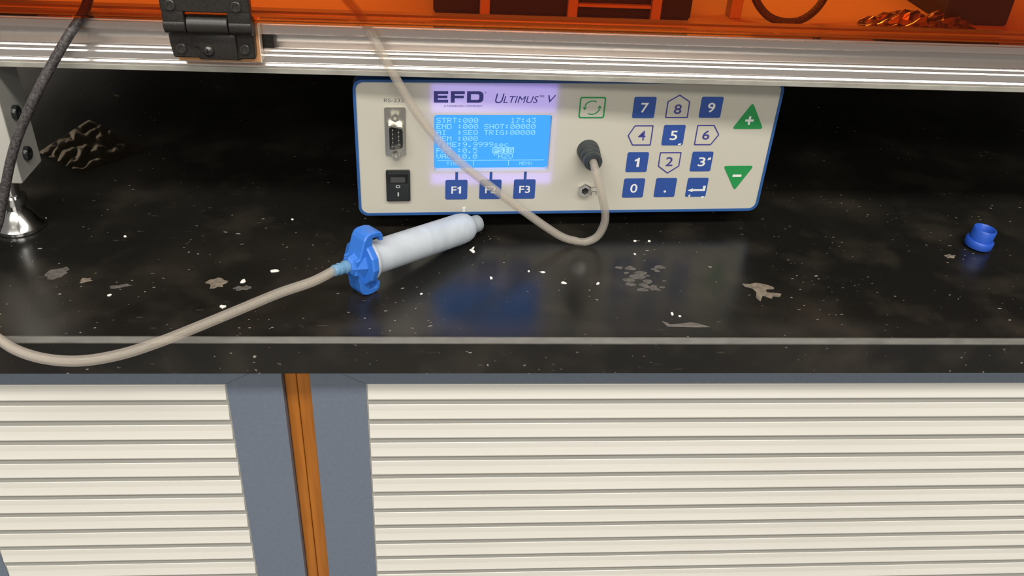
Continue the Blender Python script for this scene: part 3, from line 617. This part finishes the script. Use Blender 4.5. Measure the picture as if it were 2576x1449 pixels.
path = [A0 - ax * 16, E0, (-96, 23.5, 19.5), (-112, 14, 18.5), (-130, 2, 16.5), (-148, -10, 14.5), (-165, -20.5, 12.5), (-182, -28, 10.5), (-200, -30.5, 8.5), (-218, -26.5, 6.5), (-236, -17, 4.5), (-252, -4, 3.2), (-268, 8, 2.72), (-290, 18, 2.72), (-350, 22, 2.72), (-420, 12, 2.72)]
obj('hose', sweep(new(), spline(path, 8), 2.7, 16, 1.5), 'vinyl', ad, True, label='clear plastic hose')

# small blue cap
cp = thing('tip_cap', 'small blue plastic tip cap standing open side up on the bare right of the worktop', 'cap')
tilt = Matrix.Translation(Vector((322, 100.5, .75)) * S) @ Matrix.Rotation(math.radians(5), 4, 'Y')
c_ = obj('cup', lathe(new(), [(0, 4.2), (5.6, 4.2), (5.8, 12.4), (6.2, 12.9), (6.9, 12.9), (7.3, 12.4), (7.2, 5.2), (0, 5.0)], 32), 'capblue', cp, True); c_.matrix_local = tilt
c_ = obj('flange', lathe(new(), [(0, 0), (8.4, 0), (8.8, .5), (8.8, 4.6), (8.3, 5.2), (6.0, 5.2), (6.0, 4.0), (0, 4.0)], 32), 'capblue', cp, True); c_.matrix_local = tilt
c_ = obj('centre_post', lathe(new(), [(0, 10.5), (2.6, 10.5), (3.0, 9.9), (3.0, 4.1), (0, 4.1)], 20), 'capblue', cp, True); c_.matrix_local = tilt

# ------------------------------------------------------------------ scraps and residue on the worktop
def film_fn(a, c):
    q = Vector((-296, 274)).lerp(Vector((-240, 222)), a).lerp(Vector((-312, 215.5)).lerp(Vector((-272, 184)), a), c)
    h = abs(noise.noise(Vector((a * 2.2 + c * 1.5 + 2, c * 6 - a * 3.5, .3)))) * 3.2 + abs(noise.noise(Vector((a * 4 + c * 3, c * 15 - a * 9, 4)))) * .9
    return (q.x, q.y, .35 + h * min(1, 6 * a * (1 - a) + .25))
tag(crumple(44, film_fn, 'film', 'plastic_film', .05, True), 'crinkled clear plastic film square lying under the enclosure', 'film')
def blob(x, y, rx, ry, h, m, name, label, cat, group=None, seed=0, n=14, rot=0, rough=.35):
    b = new(); rnd = random.Random(seed); rs = [1 + rough * (rnd.random() * 2 - 1) for _ in range(n)]
    ca, sa = math.cos(rot), math.sin(rot)
    def pt(k, f, z):
        a = 2 * math.pi * k / n; u, v = rx * rs[k] * f * math.cos(a), ry * rs[k] * f * math.sin(a)
        return b.verts.new(Vector((u * ca - v * sa, u * sa + v * ca, z)) * S)
    A = [pt(k, 1, 0) for k in range(n)]; Bv = [pt(k, .92, h * .7) for k in range(n)]; t = b.verts.new(Vector((0, 0, h)) * S)
    for k in range(n):
        j = (k + 1) % n; b.faces.new((A[k], A[j], Bv[j], Bv[k])); b.faces.new((Bv[k], Bv[j], t))
    b.faces.new(A[::-1]); o = obj(name, b, m, None, loc=(x, y, .02)); tag(o, label, cat, group); return o
crumbs = [(-124.4, 63.9, 2.4, 1.5), (-140, 52.8, 2.2, 1.3), (-8.7, 88.3, 1.9, 1.4), (44, 53.5, 1.9, 1.1), (64.4, 52.9, 1.5, .8), (1.5, 58, 1.1, .8), (32.6, 64.9, 1.4, .8), (-305.7, 227.7, 2.2, 1.1), (-219.3, 101.4, 1, .8),
          (-146.3, 27.4, 1.9, 1.5), (-209.3, 37.9, 1.1, .9), (24.3, 65.7, .9, .6), (-122.7, 125, 1, .7), (95.1, 102.4, 1.1, .8), (104.4, 102.6, 1.1, .8), (92.2, 86.4, .8, .6), (-38.8, 41, .9, .6), (101.9, 22.5, 1.4, .8), (105.9, 20.3, .9, .7), (-274.4, 122.1, 1.6, 1.2), (-8.2, 91.5, 1.8, .5)]
crumb_label = {0: ('largest white crumb, between the adapter hose and the enclosure', 'crumb'), 7: ('white crumb resting on the crinkled plastic film', 'crumb'), 19: ('white crumb right beside the chrome levelling foot', 'crumb'),
               2: ('round white crumb just in front of the syringe tip', 'crumb'), 20: ('sliver-shaped white crumb touching the crumb by the syringe tip', 'crumb')}
for i in (13, 14, 15): crumb_label[i] = ('tiny white crumb below the dispenser keypad, near the hose loop', 'crumb', 'crumbs near the hose loop')
for i in (17, 18): crumb_label[i] = ('tiny white crumb right behind the long grey residue streak', 'crumb', 'crumbs behind the residue streak')
for i, (x, y, rx, ry) in enumerate(crumbs):
    lb = crumb_label.get(i, ('tiny white crumb lying on the open black worktop', 'crumb', 'white crumbs scattered on the worktop'))
    blob(x, y, rx, ry, .6, 'crumb', 'crumb', lb[0], lb[1], lb[2] if len(lb) > 2 else None, i, 9, i)
blob(-291, 325, 3.2, 1.2, .5, 'residue', 'fleck', 'slim pale fleck deep under the enclosure beside the film', 'scrap', None, 51, 10, -.5)
blob(297.3, 87.7, 3.2, 2.0, .6, 'residue', 'fleck', 'tan fleck beside the blue tip cap', 'scrap', None, 52, 10, .2)
blob(-154.4, 50.9, 5.2, 4.6, .25, 'residue', 'smudge', 'pale grey dried smudge behind the adapter hose', 'residue', None, 53, 16)
blob(-245, 60, 7, 5, .08, 'residue2', 'smudge', 'faint brown smudge between the levelling foot and the hose', 'residue', None, 61, 18, .6)
blob(-226.8, 52.8, 3.0, 2.4, .1, 'residue', 'smudge', 'small tan smudge beside the faint brown one', 'residue', None, 62, 14)
blob(-207, 47, 6.5, 1.6, .08, 'residue2', 'smudge', 'slim brown drag mark ending at a white crumb', 'residue', None, 63, 14, .25)
blob(-139, 46, 4.6, 2.2, .08, 'residue2', 'smudge', 'grey film-like smudge close beside the adapter hose', 'residue', None, 64, 16, .2)
def patch(pts, h, m, name, label, cat='residue'):
    o = obj(name, prism(new(), [ccw(pts)], h), m); o.location.z = .02 * S; tag(o, label, cat); return o
patch(rpoly([(151, 54), (156, 53.5), (160, 55.2), (166, 53), (169.5, 50.5), (169, 48.2), (164, 48.0), (163.5, 45), (167, 44.5), (172, 43.5), (170, 40), (166, 40.8), (164.5, 38.2), (160, 41.5), (157, 35.5), (155.4, 39), (157.2, 45), (156, 49), (152, 51)], .6, 2), .18, 'residue', 'residue_patch', 'tan peeled residue patch shaped like an anchor, right of the keypad reflection')
patch(rpoly([(94.5, 15.5), (97.5, 14.2), (98.5, 12.6), (105, 13.2), (111, 14.6), (115, 13.4), (121, 10.0), (112, 9.8), (104, 10.2), (97, 10.3)], .5, 2), .15, 'residue2', 'residue_streak', 'long grey residue streak near the front worktop edge')
rr = random.Random(11); b = new()
for k in range(26):
    x, y = 78 + 27 * rr.random(), 46 + 26 * rr.random(); s_ = 1 + 2.4 * rr.random(); q = rr.random() * 3
    prism(b, [ccw([(x + s_ * (1 + .5 * rr.random()) * math.cos(q + j * .8976), y + s_ * (.5 + .5 * rr.random()) * math.sin(q + j * .8976)) for j in range(7)])], .06 + .006 * k)
o = obj('residue_speckle', b, 'residue2'); o.location.z = .02 * S; tag(o, 'speckled grey dried residue in front of the dispenser', 'residue', kind='stuff')
